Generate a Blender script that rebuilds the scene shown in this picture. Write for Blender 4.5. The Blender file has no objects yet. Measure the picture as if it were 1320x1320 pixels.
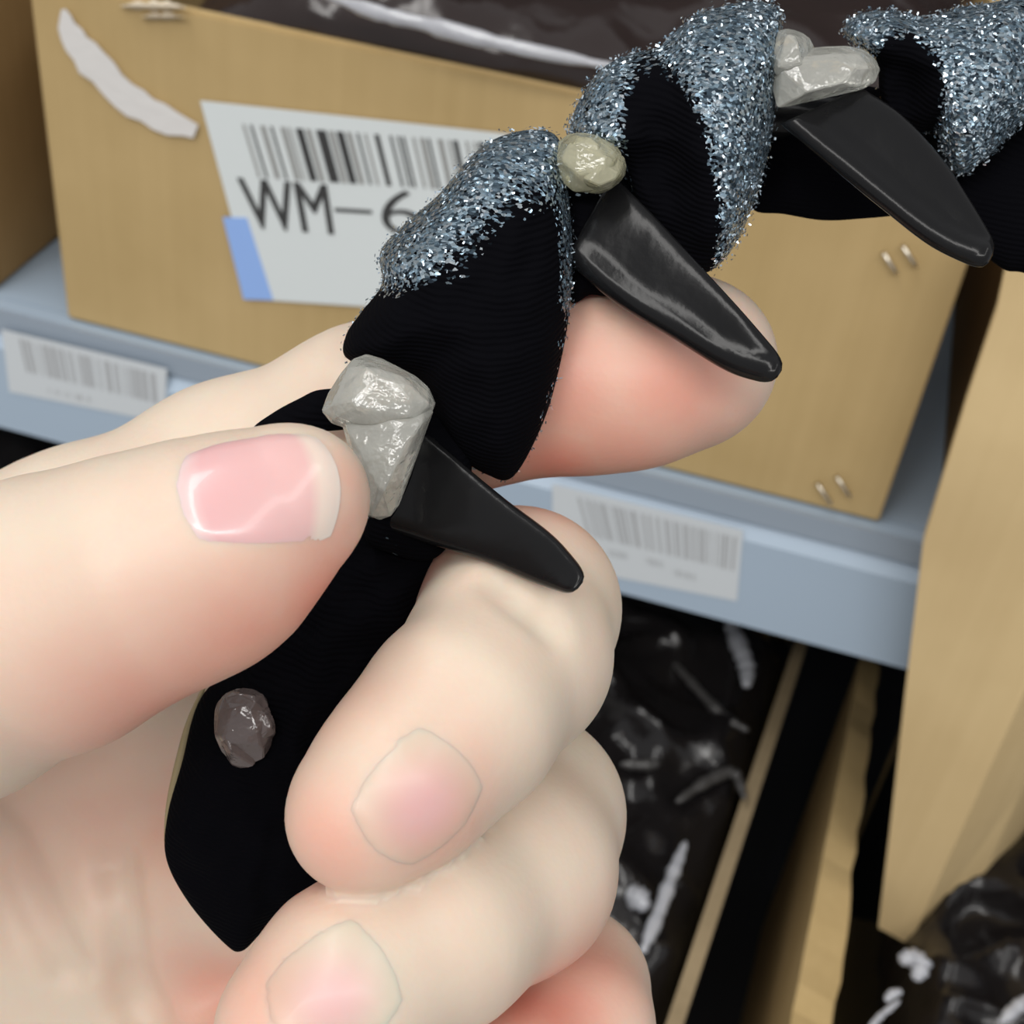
import bpy, bmesh, math, random
import numpy as np
from mathutils import Vector, Matrix, noise
random.seed(4); np.random.seed(4)
scene = bpy.context.scene

# ------------------------------------------------------------------ camera
FPX = 1800.0                                   # focal length in pixels of the 1320 px frame
D = np.array([-285.0, 2200.0, FPX]); D /= np.linalg.norm(D)      # where "straight down" falls in the picture
FW = np.array([0, 0, 1.0])
YC = FW - D * (FW @ D); YC /= np.linalg.norm(YC)
XC = np.cross(YC, -D)
BAS = np.array([XC, YC, -D])                   # camera axes (right, image down, forward) -> world
CAM = np.array([0.0, 0.0, 1.2])
cd = bpy.data.cameras.new('camera'); cam = bpy.data.objects.new('camera', cd)
scene.collection.objects.link(cam); scene.camera = cam
M = np.eye(4); M[:3, 0] = BAS[:, 0]; M[:3, 1] = -BAS[:, 1]; M[:3, 2] = -BAS[:, 2]; M[:3, 3] = CAM
cam.matrix_world = Matrix(M.tolist())
cd.sensor_width = 36.0; cd.lens = 36.0 * FPX / 1320.0
cd.clip_start = 0.005; cd.clip_end = 50
cd.dof.use_dof = True; cd.dof.focus_distance = 0.127; cd.dof.aperture_fstop = 54

# ------------------------------------------------------------------ world and lights
w = bpy.data.worlds.new('store_light'); scene.world = w; w.use_nodes = True
w.node_tree.nodes['Background'].inputs[0].default_value = (0.97, 0.98, 1.0, 1)
w.node_tree.nodes['Background'].inputs[1].default_value = 0.50

def area(name, loc, target, sx, sy, power, col=(1, 1, 1)):
    l = bpy.data.lights.new(name, 'AREA'); l.shape = 'RECTANGLE'; l.size = sx; l.size_y = sy
    l.energy = power; l.color = col
    o = bpy.data.objects.new(name, l); scene.collection.objects.link(o)
    o.location = loc
    o.rotation_euler = (Vector(target) - Vector(loc)).to_track_quat('-Z', 'Y').to_euler()
    return o
# unseen store ceiling battens over the aisle; the last is added as frontal fill
area('ceiling_batten', (-0.75, -0.35, 2.75), (-0.75, -0.35, 0), 0.30, 2.4, 23, (1.0, 0.98, 0.95))
area('ceiling_batten', (0.9, -0.6, 2.75), (0.9, -0.6, 0), 0.30, 2.4, 9, (1.0, 0.98, 0.95))
area('ceiling_batten', (-0.2, -1.5, 2.75), (-0.2, -1.5, 0), 2.4, 0.30, 40, (1.0, 0.98, 0.95))

scene.view_settings.view_transform = 'Standard'
scene.view_settings.look = 'None'
scene.view_settings.gamma = 1.0
scene.view_settings.use_curve_mapping = False
scene.view_settings.exposure = 0.03

# ------------------------------------------------------------------ coordinates
def c2w(P):
    """camera-frame millimetres (right, image down, forward) -> world metres"""
    return np.asarray(P, float) * 0.001 @ BAS.T + CAM
def mm(x, y, d):
    """the point at depth d (mm) seen at x, y"""
    return np.array([(x - 660) * d / FPX, (y - 660) * d / FPX, d])
def ray(x, y): return BAS @ np.array([(x - 660) / FPX, (y - 660) / FPX, 1.0])
# the shelf front is a vertical plane: s runs along the shelf, n points out to the aisle
s_ = np.cross(np.cross(ray(0, 390), ray(1190, 690)), [0, 0, 1.0]); s_ /= np.linalg.norm(s_)
if s_[0] < 0: s_ = -s_
n_ = np.cross(s_, [0, 0, 1.0]); n_ = n_ if n_[1] < 0 else -n_
P0 = CAM + ray(600, 541) * 0.46
def S(a, b, z):
    """a along the shelf, b out of the shelf, z height -> world"""
    q = P0 + s_ * a + n_ * b
    return np.array([q[0], q[1], z])
def on_front(x, y, b=0.0):
    r = ray(x, y); t = ((P0 - CAM) @ n_ + b) / (r @ n_)
    return CAM + r * t
def on_level(x, y, z):
    r = ray(x, y); return CAM + r * ((z - CAM[2]) / r[2])
ROT = math.atan2(s_[1], s_[0])

# ------------------------------------------------------------------ object helpers
def link(name, mesh, parent=None, mat=None, smooth=False):
    o = bpy.data.objects.new(name, mesh); scene.collection.objects.link(o)
    if mat is not None: mesh.materials.append(mat)
    if smooth: mesh.polygons.foreach_set('use_smooth', [True] * len(mesh.polygons))
    if parent is not None: o.parent = parent
    return o
def mesh_obj(name, V, F, mat=None, parent=None, smooth=False, origin=None):
    V = np.asarray(V, float)
    org = np.array(parent['_org']) if parent is not None else (V.mean(0) if origin is None else np.asarray(origin, float))
    me = bpy.data.meshes.new(name)
    me.from_pydata((V - org).tolist(), [], [tuple(int(i) for i in f) for f in F]); me.update()
    bm = bmesh.new(); bm.from_mesh(me); bmesh.ops.recalc_face_normals(bm, faces=bm.faces); bm.to_mesh(me); bm.free()
    o = link(name, me, parent, mat, smooth)
    if parent is None: o.location = org
    o['_org'] = [float(v) for v in org]
    return o
def thing(name, label, cat, loc, group=None):
    o = bpy.data.objects.new(name, None); scene.collection.objects.link(o)
    o.empty_display_size = 0.01
    o.location = [float(v) for v in loc]; o['_org'] = [float(v) for v in loc]
    o['label'] = label; o['category'] = cat
    if group: o['group'] = group
    return o
def tag(o, label, cat, group=None):
    o['label'] = label; o['category'] = cat
    if group: o['group'] = group
    return o
def box_geo(a0, a1, b0, b1, z0, z1):
    V = [S(a, b, z) for z in (z0, z1) for b in (b0, b1) for a in (a0, a1)]
    F = [(0, 1, 3, 2), (4, 6, 7, 5), (0, 4, 5, 1), (2, 3, 7, 6), (0, 2, 6, 4), (1, 5, 7, 3)]
    return V, F
def box(name, a0, a1, b0, b1, z0, z1, mat, parent, bevel=0.0006):
    V, F = box_geo(a0, a1, b0, b1, z0, z1)
    o = mesh_obj(name, V, F, mat, parent)
    if bevel:
        bm = bmesh.new(); bm.from_mesh(o.data)
        bmesh.ops.bevel(bm, geom=bm.edges[:], offset=bevel, segments=2, affect='EDGES')
        bm.to_mesh(o.data); bm.free()
    return o
def plate(name, pts, vec, mat, parent=None):
    """a polygon (world points) given thickness along vec"""
    n = len(pts); pts = np.asarray(pts, float); vec = np.asarray(vec, float)
    V = np.vstack([pts, pts + vec])
    F = [tuple(range(n)), tuple(range(2 * n - 1, n - 1, -1))] + [(i, (i + 1) % n, n + (i + 1) % n, n + i) for i in range(n)]
    return mesh_obj(name, V, F, mat, parent)
def tube_geo(P, R, seg=12):
    P = np.asarray(P, float); n = len(P); V = []; F = []
    T = np.gradient(P, axis=0); T /= np.linalg.norm(T, axis=1)[:, None]
    u = np.cross(T[0], [0.3, 0.9, 0.2]); u /= np.linalg.norm(u)
    for i in range(n):
        u = u - T[i] * (u @ T[i]); u /= np.linalg.norm(u); v = np.cross(T[i], u)
        r = R[i] if hasattr(R, '__len__') else R
        for k in range(seg):
            t = 2 * math.pi * k / seg; V.append(P[i] + r * (math.cos(t) * u + math.sin(t) * v))
    for i in range(n - 1):
        for k in range(seg):
            F.append((i * seg + k, i * seg + (k + 1) % seg, (i + 1) * seg + (k + 1) % seg, (i + 1) * seg + k))
    F += [tuple(range(seg)), tuple(range((n - 1) * seg, n * seg))]
    return np.array(V), F
def spline(P, n, closed=False):
    """Catmull-Rom through the points, n samples"""
    P = np.asarray(P, float); m = len(P)
    out = []; segs = m if closed else m - 1
    for j in range(n):
        t = j * segs / (n if closed else n - 1); i = min(int(t), segs - 1); f = t - i
        g = (lambda k: P[k % m]) if closed else (lambda k: P[min(max(k, 0), m - 1)])
        p0, p1, p2, p3 = g(i - 1), g(i), g(i + 1), g(i + 2)
        out.append(0.5 * (2 * p1 + (p2 - p0) * f + (2 * p0 - 5 * p1 + 4 * p2 - p3) * f * f + (3 * p1 - p0 - 3 * p2 + p3) * f ** 3))
    return np.array(out)
def attr(o, name, vals):
    a = o.data.attributes.new(name, 'FLOAT', 'POINT'); a.data.foreach_set('value', np.asarray(vals, np.float32))

# ------------------------------------------------------------------ materials
def principled(name, col, rough=0.5, metal=0.0, coat=0.0, spec=0.5):
    m = bpy.data.materials.new(name); m.use_nodes = True
    b = m.node_tree.nodes['Principled BSDF']
    b.inputs['Base Color'].default_value = (*col, 1); b.inputs['Roughness'].default_value = rough
    b.inputs['Metallic'].default_value = metal; b.inputs['Coat Weight'].default_value = coat
    b.inputs['Specular IOR Level'].default_value = spec
    return m, m.node_tree, b
def nd(nt, kind, **kw):
    n = nt.nodes.new(kind)
    for k, v in kw.items(): setattr(n, k, v)
    return n
def add_bump(nt, b, scale, strength, dist, detail=4, stretch=None, kind='noise'):
    tc = nd(nt, 'ShaderNodeTexCoord'); src = tc.outputs['Object']
    if stretch:
        mp = nd(nt, 'ShaderNodeMapping'); mp.inputs['Scale'].default_value = stretch
        nt.links.new(src, mp.inputs[0]); src = mp.outputs[0]
    t = nd(nt, 'ShaderNodeTexNoise'); t.inputs['Scale'].default_value = scale; t.inputs['Detail'].default_value = detail
    nt.links.new(src, t.inputs['Vector'])
    bp = nd(nt, 'ShaderNodeBump'); bp.inputs['Strength'].default_value = strength; bp.inputs['Distance'].default_value = dist
    nt.links.new(t.outputs['Fac'], bp.inputs['Height']); nt.links.new(bp.outputs[0], b.inputs['Normal'])
    return t
def mat_cardboard(name, c1, c2):
    m, nt, b = principled(name, c1, 0.8, spec=0.25)
    tc = nd(nt, 'ShaderNodeTexCoord')
    t = nd(nt, 'ShaderNodeTexNoise'); t.inputs['Scale'].default_value = 22; t.inputs['Detail'].default_value = 6
    nt.links.new(tc.outputs['Object'], t.inputs['Vector'])
    mp = nd(nt, 'ShaderNodeMapping'); mp.inputs['Scale'].default_value = (1, 1, 0.02)
    nt.links.new(tc.outputs['Object'], mp.inputs[0])
    t2 = nd(nt, 'ShaderNodeTexNoise'); t2.inputs['Scale'].default_value = 260
    nt.links.new(mp.outputs[0], t2.inputs['Vector'])
    mx = nd(nt, 'ShaderNodeMath', operation='MULTIPLY_ADD'); mx.inputs[1].default_value = 0.35
    nt.links.new(t2.outputs['Fac'], mx.inputs[0]); nt.links.new(t.outputs['Fac'], mx.inputs[2])
    r = nd(nt, 'ShaderNodeValToRGB'); r.color_ramp.elements[0].position = 0.45; r.color_ramp.elements[1].position = 0.9
    r.color_ramp.elements[0].color = (*c1, 1); r.color_ramp.elements[1].color = (*c2, 1)
    nt.links.new(mx.outputs[0], r.inputs[0]); nt.links.new(r.outputs[0], b.inputs['Base Color'])
    bp = nd(nt, 'ShaderNodeBump'); bp.inputs['Strength'].default_value = 0.15; bp.inputs['Distance'].default_value = 0.0005
    nt.links.new(t2.outputs['Fac'], bp.inputs['Height']); nt.links.new(bp.outputs[0], b.inputs['Normal'])
    return m
CARD = mat_cardboard('cardboard', (0.41, 0.29, 0.13), (0.48, 0.345, 0.165))
CARD_PALE = mat_cardboard('pale_cardboard', (0.56, 0.41, 0.21), (0.64, 0.48, 0.255))
CARD_SHADED = mat_cardboard('shaded_cardboard', (0.22, 0.165, 0.095), (0.29, 0.22, 0.13))  # darker tone paints the upper shelf's shadow onto the lower carton's side
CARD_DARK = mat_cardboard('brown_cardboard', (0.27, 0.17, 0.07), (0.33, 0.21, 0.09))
METAL, _nt, _b = principled('shelf_paint', (0.335, 0.415, 0.505), 0.45); add_bump(_nt, _b, 900, 0.05, 0.0004)
LIP, _nt, _b = principled('shelf_lip_paint', (0.27, 0.32, 0.38), 0.4)
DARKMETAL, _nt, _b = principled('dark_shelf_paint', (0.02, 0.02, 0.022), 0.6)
PAPER, _nt, _b = principled('label_paper', (0.64, 0.68, 0.68), 0.6); add_bump(_nt, _b, 300, 0.1, 0.0003)
STICK, _nt, _b = principled('sticker_paper', (0.53, 0.56, 0.58), 0.5)
TAPE, _nt, _b = principled('white_tape', (0.66, 0.64, 0.62), 0.35); add_bump(_nt, _b, 220, 0.3, 0.001)
BLUE, _nt, _b = principled('blue_print', (0.27, 0.43, 0.80), 0.5)
INK, _nt, _b = principled('black_ink', (0.035, 0.035, 0.035), 0.6)
INKGREY, _nt, _b = principled('grey_ink', (0.27, 0.27, 0.26), 0.6)
INKFAINT, _nt, _b = principled('faint_ink', (0.36, 0.37, 0.38), 0.6)
FRAY, _nt, _b = principled('torn_paper', (0.60, 0.52, 0.40), 0.8)
PLASTIC, _nt, _b = principled('black_plastic', (0.007, 0.007, 0.0075), 0.2, coat=0.0, spec=0.2); add_bump(_nt, _b, 500, 0.08, 0.0006)
STAPLE, _nt, _b = principled('staple_steel', (0.75, 0.70, 0.6), 0.3, metal=1)
WALLM, _nt, _b = principled('dark_panel', (0.015, 0.014, 0.013), 0.8)
FLOORM, _nt, _b = principled('floor_vinyl', (0.35, 0.34, 0.32), 0.5); add_bump(_nt, _b, 30, 0.1, 0.002)

def mat_skin():
    m, nt, b = principled('skin', (0.8, 0.6, 0.47), 0.46, spec=0.4)
    a = nd(nt, 'ShaderNodeAttribute', attribute_name='flush_and_shade')
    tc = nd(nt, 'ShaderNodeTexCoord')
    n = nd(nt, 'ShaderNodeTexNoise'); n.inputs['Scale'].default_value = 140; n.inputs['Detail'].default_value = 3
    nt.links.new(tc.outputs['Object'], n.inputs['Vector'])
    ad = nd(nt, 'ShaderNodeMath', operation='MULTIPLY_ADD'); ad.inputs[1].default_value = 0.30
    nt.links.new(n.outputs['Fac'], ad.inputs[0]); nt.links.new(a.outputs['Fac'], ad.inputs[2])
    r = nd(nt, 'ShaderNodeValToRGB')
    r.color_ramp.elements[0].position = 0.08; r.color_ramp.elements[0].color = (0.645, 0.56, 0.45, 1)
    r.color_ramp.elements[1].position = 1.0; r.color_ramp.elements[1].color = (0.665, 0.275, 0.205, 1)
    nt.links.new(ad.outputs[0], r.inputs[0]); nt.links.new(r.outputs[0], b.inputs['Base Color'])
    b.inputs['Subsurface Weight'].default_value = 0.55
    b.inputs['Subsurface Radius'].default_value = (1.0, 0.35, 0.2); b.inputs['Subsurface Scale'].default_value = 0.003
    v = nd(nt, 'ShaderNodeTexVoronoi'); v.inputs['Scale'].default_value = 1500
    nt.links.new(tc.outputs['Object'], v.inputs['Vector'])
    bp = nd(nt, 'ShaderNodeBump'); bp.inputs['Strength'].default_value = 0.05; bp.inputs['Distance'].default_value = 0.0003
    nt.links.new(v.outputs['Distance'], bp.inputs['Height']); nt.links.new(bp.outputs[0], b.inputs['Normal'])
    return m
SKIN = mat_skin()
def mat_nail():
    m, nt, b = principled('nail', (0.85, 0.5, 0.47), 0.28, spec=0.5, coat=0.25)
    a = nd(nt, 'ShaderNodeAttribute', attribute_name='along')
    r = nd(nt, 'ShaderNodeValToRGB'); e = r.color_ramp.elements
    e[0].position = 0.0; e[0].color = (0.70, 0.54, 0.52, 1)
    e[1].position = 0.16; e[1].color = (0.66, 0.38, 0.38, 1)
    for p, c in ((0.80, (0.68, 0.42, 0.40)), (0.88, (0.70, 0.56, 0.48)), (1.0, (0.70, 0.57, 0.50))):
        x = e.new(p); x.color = (*c, 1)
    nt.links.new(a.outputs['Fac'], r.inputs[0]); nt.links.new(r.outputs[0], b.inputs['Base Color'])
    b.inputs['Subsurface Weight'].default_value = 0.3; b.inputs['Subsurface Radius'].default_value = (1, .4, .3); b.inputs['Subsurface Scale'].default_value = 0.0015
    return m
NAIL = mat_nail()
def mat_soft_nail():
    m, nt, b = principled('soft_nail', (0.8, 0.5, 0.47), 0.4, spec=0.45, coat=0.05)
    # the skin's own tone at the rim, pinker towards the middle of the plate
    f = nd(nt, 'ShaderNodeAttribute', attribute_name='flush_and_shade')
    ad = nd(nt, 'ShaderNodeMath', operation='ADD'); ad.inputs[1].default_value = 0.15; nt.links.new(f.outputs['Fac'], ad.inputs[0])
    rs = nd(nt, 'ShaderNodeValToRGB')
    rs.color_ramp.elements[0].position = 0.08; rs.color_ramp.elements[0].color = (0.645, 0.56, 0.45, 1); rs.color_ramp.elements[1].color = (0.665, 0.275, 0.205, 1)
    nt.links.new(ad.outputs[0], rs.inputs[0])
    a = nd(nt, 'ShaderNodeAttribute', attribute_name='edge')
    mr = nd(nt, 'ShaderNodeMapRange', interpolation_type='SMOOTHSTEP'); mr.inputs['From Min'].default_value = 1.0; mr.inputs['From Max'].default_value = 0.1; mr.inputs['To Max'].default_value = 0.85
    nt.links.new(a.outputs['Fac'], mr.inputs['Value'])
    mx = nd(nt, 'ShaderNodeMix', data_type='RGBA'); mx.inputs['B'].default_value = (0.66, 0.37, 0.365, 1)
    nt.links.new(mr.outputs[0], mx.inputs['Factor']); nt.links.new(rs.outputs[0], mx.inputs['A']); nt.links.new(mx.outputs['Result'], b.inputs['Base Color'])
    b.inputs['Subsurface Weight'].default_value = 0.5; b.inputs['Subsurface Radius'].default_value = (1, .4, .3); b.inputs['Subsurface Scale'].default_value = 0.0025
    return m
SOFT_NAIL = mat_soft_nail()
def mat_fabric():
    """black velvety knit with a lurex glitter weave where the attribute 'glitter' is high"""
    m = bpy.data.materials.new('glitter_fabric'); m.use_nodes = True; nt = m.node_tree
    out = nt.nodes['Material Output']; b = nt.nodes['Principled BSDF']
    b.inputs['Base Color'].default_value = (0.002, 0.002, 0.003, 1); b.inputs['Roughness'].default_value = 0.9
    b.inputs['Specular IOR Level'].default_value = 0.03
    b.inputs['Sheen Weight'].default_value = 0.002; b.inputs['Sheen Roughness'].default_value = 0.5
    tc = nd(nt, 'ShaderNodeTexCoord')
    g = nd(nt, 'ShaderNodeBsdfPrincipled'); g.inputs['Metallic'].default_value = 0.75; g.inputs['Roughness'].default_value = 0.25
    v = nd(nt, 'ShaderNodeTexVoronoi'); v.inputs['Scale'].default_value = 4000
    mp = nd(nt, 'ShaderNodeMapping'); mp.inputs['Scale'].default_value = (0.6, 1, 1)
    nt.links.new(tc.outputs['Object'], mp.inputs[0]); nt.links.new(mp.outputs[0], v.inputs['Vector'])
    # each flake is tilted its own way
    sb = nd(nt, 'ShaderNodeVectorMath', operation='SUBTRACT'); sb.inputs[1].default_value = (0.5, 0.5, 0.5)
    nt.links.new(v.outputs['Color'], sb.inputs[0])
    sc = nd(nt, 'ShaderNodeVectorMath', operation='SCALE'); sc.inputs['Scale'].default_value = 2.0
    nt.links.new(sb.outputs[0], sc.inputs[0])
    ge = nd(nt, 'ShaderNodeNewGeometry')
    ad = nd(nt, 'ShaderNodeVectorMath', operation='ADD'); nt.links.new(ge.outputs['Normal'], ad.inputs[0]); nt.links.new(sc.outputs[0], ad.inputs[1])
    nm = nd(nt, 'ShaderNodeVectorMath', operation='NORMALIZE'); nt.links.new(ad.outputs[0], nm.inputs[0])
    nt.links.new(nm.outputs[0], g.inputs['Normal'])
    sp = nd(nt, 'ShaderNodeSeparateColor'); nt.links.new(v.outputs['Color'], sp.inputs[0])
    r = nd(nt, 'ShaderNodeValToRGB'); e = r.color_ramp.elements
    e[0].position = 0.0; e[0].color = (0.02, 0.03, 0.042, 1); e[1].position = 1.0; e[1].color = (0.88, 0.93, 0.97, 1)
    for p, c in ((0.35, (0.075, 0.115, 0.15)), (0.6, (0.29, 0.40, 0.48)), (0.84, (0.64, 0.77, 0.85))):
        x = e.new(p); x.color = (*c, 1)
    nt.links.new(sp.outputs[1], r.inputs[0]); nt.links.new(r.outputs[0], g.inputs['Base Color'])
    # which flakes exist: attribute against a random number per flake
    a = nd(nt, 'ShaderNodeAttribute', attribute_name='glitter')
    n2 = nd(nt, 'ShaderNodeTexNoise'); n2.inputs['Scale'].default_value = 600; nt.links.new(tc.outputs['Object'], n2.inputs['Vector'])
    ma = nd(nt, 'ShaderNodeMath', operation='MULTIPLY_ADD'); ma.inputs[1].default_value = 0.5
    nt.links.new(n2.outputs['Fac'], ma.inputs[0]); nt.links.new(sp.outputs[0], ma.inputs[2])
    dv = nd(nt, 'ShaderNodeMath', operation='MULTIPLY'); dv.inputs[1].default_value = 0.72; nt.links.new(ma.outputs[0], dv.inputs[0])
    lt = nd(nt, 'ShaderNodeMath', operation='LESS_THAN'); nt.links.new(dv.outputs[0], lt.inputs[0]); nt.links.new(a.outputs['Fac'], lt.inputs[1])
    mix = nd(nt, 'ShaderNodeMixShader'); nt.links.new(lt.outputs[0], mix.inputs[0])
    nt.links.new(b.outputs[0], mix.inputs[1]); nt.links.new(g.outputs[0], mix.inputs[2]); nt.links.new(mix.outputs[0], out.inputs[0])
    # knit ribs on the velvet
    wv = nd(nt, 'ShaderNodeTexWave'); wv.inputs['Scale'].default_value = 620; wv.inputs['Distortion'].default_value = 1.5; wv.bands_direction = 'Z'
    nt.links.new(tc.outputs['Object'], wv.inputs['Vector'])
    bp = nd(nt, 'ShaderNodeBump'); bp.inputs['Strength'].default_value = 0.35; bp.inputs['Distance'].default_value = 0.0003
    nt.links.new(wv.outputs['Fac'], bp.inputs['Height']); nt.links.new(bp.outputs[0], b.inputs['Normal'])
    return m
FABRIC = mat_fabric()
def mat_glue(name, col, trans):
    m, nt, b = principled(name, col, 0.12, coat=0.3)
    b.inputs['Transmission Weight'].default_value = trans; b.inputs['IOR'].default_value = 1.47
    add_bump(nt, b, 420, 0.6, 0.0008, 3)
    return m
GLUE = mat_glue('clear_glue', (0.60, 0.60, 0.55), 0.6)
GLUE_Y = mat_glue('yellow_glue', (0.66, 0.64, 0.46), 0.6)
GLUE_DIM = mat_glue('dull_glue', (0.17, 0.135, 0.13), 0.4)
def mat_bag(name, c):
    m, nt, b = principled(name, c, 0.2, coat=0.12, spec=0.35)
    add_bump(nt, b, 28, 0.6, 0.006, 3)
    return m
BAG = mat_bag('black_film', (0.010, 0.0085, 0.0085))
BAG_BROWN = mat_bag('smoky_film', (0.022, 0.015, 0.014))
FILM, _nt, _b = principled('clear_film_fold', (0.55, 0.56, 0.60), 0.15, coat=0.6)
_b.inputs['Transmission Weight'].default_value = 0.35; add_bump(_nt, _b, 120, 0.6, 0.002)

# ------------------------------------------------------------------ the setting
def structure(name, a0, a1, b0, b1, z0, z1, mat):
    V, F = box_geo(a0, a1, b0, b1, z0, z1); o = mesh_obj(name, V, F, mat); o['kind'] = 'structure'; return o
structure('floor', -1.6, 1.9, -0.75, 1.6, -0.02, 0.0, FLOORM)
structure('wall_back', -1.2, 1.4, -0.62, -0.60, 0.0, 1.75, WALLM)

# ------------------------------------------------------------------ shelving unit
ZS = float(P0[2])                               # height of the upper shelf's surface
ZL = 0.60                                       # height of the lower shelf's surface
unit = thing('shelving_unit', 'pale grey steel shelving unit with a barcoded price rail along its edge', 'shelf', S(0, -0.3, 0))
box('shelf_board', -0.9, 1.1, -0.598, -0.004, ZS - 0.028, ZS - 0.001, METAL, unit)
# the front rail: a dark lip groove, a narrow upper step and a broad leaning price face
prof = [(-0.004, ZS - 0.001), (0.0015, ZS - 0.001), (0.0020, ZS - 0.0075), (0.0005, ZS - 0.0085), (0.0012, ZS - 0.0105), (0.0060, ZS - 0.0150),
        (0.0085, ZS - 0.0485), (0.0060, ZS - 0.0500), (-0.004, ZS - 0.0490)]
V = []; F = []; n = len(prof)
for a in (-0.9, 1.1): V += [S(a, b, z) for b, z in prof]
F = [tuple(range(n)), tuple(range(2 * n - 1, n - 1, -1))] + [(i, (i + 1) % n, n + (i + 1) % n, n + i) for i in range(n)]
rail = mesh_obj('price_rail', V, F, METAL, unit)
V, F = box_geo(-0.9, 1.1, 0.0010, 0.0032, ZS - 0.0098, ZS - 0.0012)
mesh_obj('lip', V, F, LIP, rail)
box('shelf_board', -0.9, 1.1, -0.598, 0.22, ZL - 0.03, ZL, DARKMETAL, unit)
for a in (-0.9, 1.06):
    box('upright', a, a + 0.04, -0.598, -0.56, 0.0, 1.7, METAL, unit)
    box('upright', a, a + 0.04, 0.14, 0.18, 0.0, ZL - 0.03, METAL, unit)

def quad_print(name, quad, b_front, mat, parent, surf='front', thick=0.0):
    """a flat print whose corners are given where they are seen on the front plane (tl, tr, br, bl)"""
    pts = [on_front(x, y, b_front) for x, y in quad]
    if thick: return plate(name, pts, -n_ * thick, mat, parent)
    return mesh_obj(name, pts, [(0, 1, 2, 3)], mat, parent)
def bil(q, u, v):
    q = np.asarray(q, float)
    return (q[0] * (1 - u) + q[1] * u) * (1 - v) + (q[3] * (1 - u) + q[2] * u) * v
def bars(name, quad, widths, proj, mat, parent, keep=None):
    V = []; F = []; tot = sum(widths); u = 0
    for i, wd in enumerate(widths):
        if i % 2 == 0 and (keep is None or keep(i)):
            k = len(V)
            for uu, vv in ((u, 0), (u + wd, 0), (u + wd, tot), (u, tot)): V.append(proj(*bil(quad, uu / tot, vv / tot)))
            F.append((k, k + 1, k + 2, k + 3))
        u += wd
    return mesh_obj(name, V, F, mat, parent)
def lettering(name, text, quad, proj, mat, parent, weight=0.0, bold=(0.0,)):
    cu = bpy.data.curves.new('lettering', 'FONT'); cu.body = text; cu.size = 1; cu.offset = weight
    t = bpy.data.objects.new('lettering_source', cu); scene.collection.objects.link(t)
    bpy.context.view_layer.update()
    me = t.evaluated_get(bpy.context.evaluated_depsgraph_get()).to_mesh()
    P = np.array([v.co[:] for v in me.vertices]); F = [tuple(p.vertices) for p in me.polygons]
    t.to_mesh_clear(); bpy.data.objects.remove(t); bpy.data.curves.remove(cu)
    lo = P.min(0); hi = P.max(0)
    V = []; FF = []
    for dx in bold:
        FF += [tuple(len(V) + k for k in f) for f in F]
        for p in P:
            q = bil(quad, (p[0] - lo[0]) / (hi[0] - lo[0]), 1 - (p[1] - lo[1]) / (hi[1] - lo[1])); V.append(proj(q[0] + dx, q[1]) + n_ * dx * 0.00002)
    return mesh_obj(name, V, FF, mat, parent)
# price rail stickers: they lie on the leaning face
rp0 = S(0, 0.0060, ZS - 0.0150); rp1 = S(0, 0.0085, ZS - 0.0485)
rt = (rp1 - rp0) / np.linalg.norm(rp1 - rp0); rn = np.cross(s_, rt); rn = rn if rn @ n_ > 0 else -rn
def on_rail(x, y, off=0.0002):
    r = ray(x, y); return CAM + r * (((rp0 + rn * off - CAM) @ rn) / (r @ rn))
rng = random.Random(7)
def code(n): return [rng.choice((1, 1, 2, 2, 3)) for _ in range(n)]
def sticker(q, qb, qt, nb):
    st = plate('barcode_sticker', [on_rail(x, y, 0.0003) for x, y in q], -rn * 0.0002, STICK, rail)
    bars('barcode', qb, code(nb), lambda x, y: on_rail(x, y, 0.0004), INKFAINT, rail)
    for k in range(len(qt)):
        bars('caption', qt[k], code(27), lambda x, y: on_rail(x, y, 0.0004), INKFAINT, rail, keep=lambda i: i % 6 != 2)
sticker([(2, 425), (215, 476), (212, 545), (12, 505)], [(24, 436), (200, 482), (203, 520), (34, 479)], [[(62, 500), (120, 513), (121, 520), (63, 507)]], 43)
sticker([(712, 624), (958, 684), (950, 775), (712, 728)], [(744, 641), (950, 693), (946, 736), (758, 690)],
        [[(785, 708), (810, 713), (811, 722), (786, 717)], [(832, 718), (855, 724), (856, 733), (833, 727)], [(868, 733), (898, 741), (898, 750), (868, 742)]], 53)

# ------------------------------------------------------------------ cardboard box with the barcode label
A0, A1, ZT = -0.145, 0.1365, 1.0485
def carton(name, label, a0, a1, b0, b1, z0, z1, mat, th=0.004, group=None):
    t = thing(name, label, 'box', S((a0 + a1) / 2, (b0 + b1) / 2, z0), group)
    box('base', a0 + th, a1 - th, b0 + th, b1 - th, z0, z0 + th, mat, t)
    fp = box('front_panel', a0, a1, b1 - th, b1, z0, z1, mat, t)
    box('back_panel', a0, a1, b0, b0 + th, z0, z1, mat, t)
    lp = box('side_panel', a0, a0 + th, b0 + th, b1 - th, z0, z1, mat, t)
    rp = box('side_panel', a1 - th, a1, b0 + th, b1 - th, z0, z1, mat, t)
    return t, fp, lp, rp
boxA, frontA, _, _ = carton('cardboard_box', 'open cardboard box on the shelf with a large WM-6 barcode label', A0, A1, -0.30, -0.001, ZS, ZT, CARD)
bA = 0.0
LQ = [(258, 130), (700, 178), (700, 410), (327, 386)]
quad_print('paper_label', LQ, bA, PAPER, boxA, thick=0.0003)
pf = lambda off: (lambda x, y: on_front(x, y, bA + off))
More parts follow.
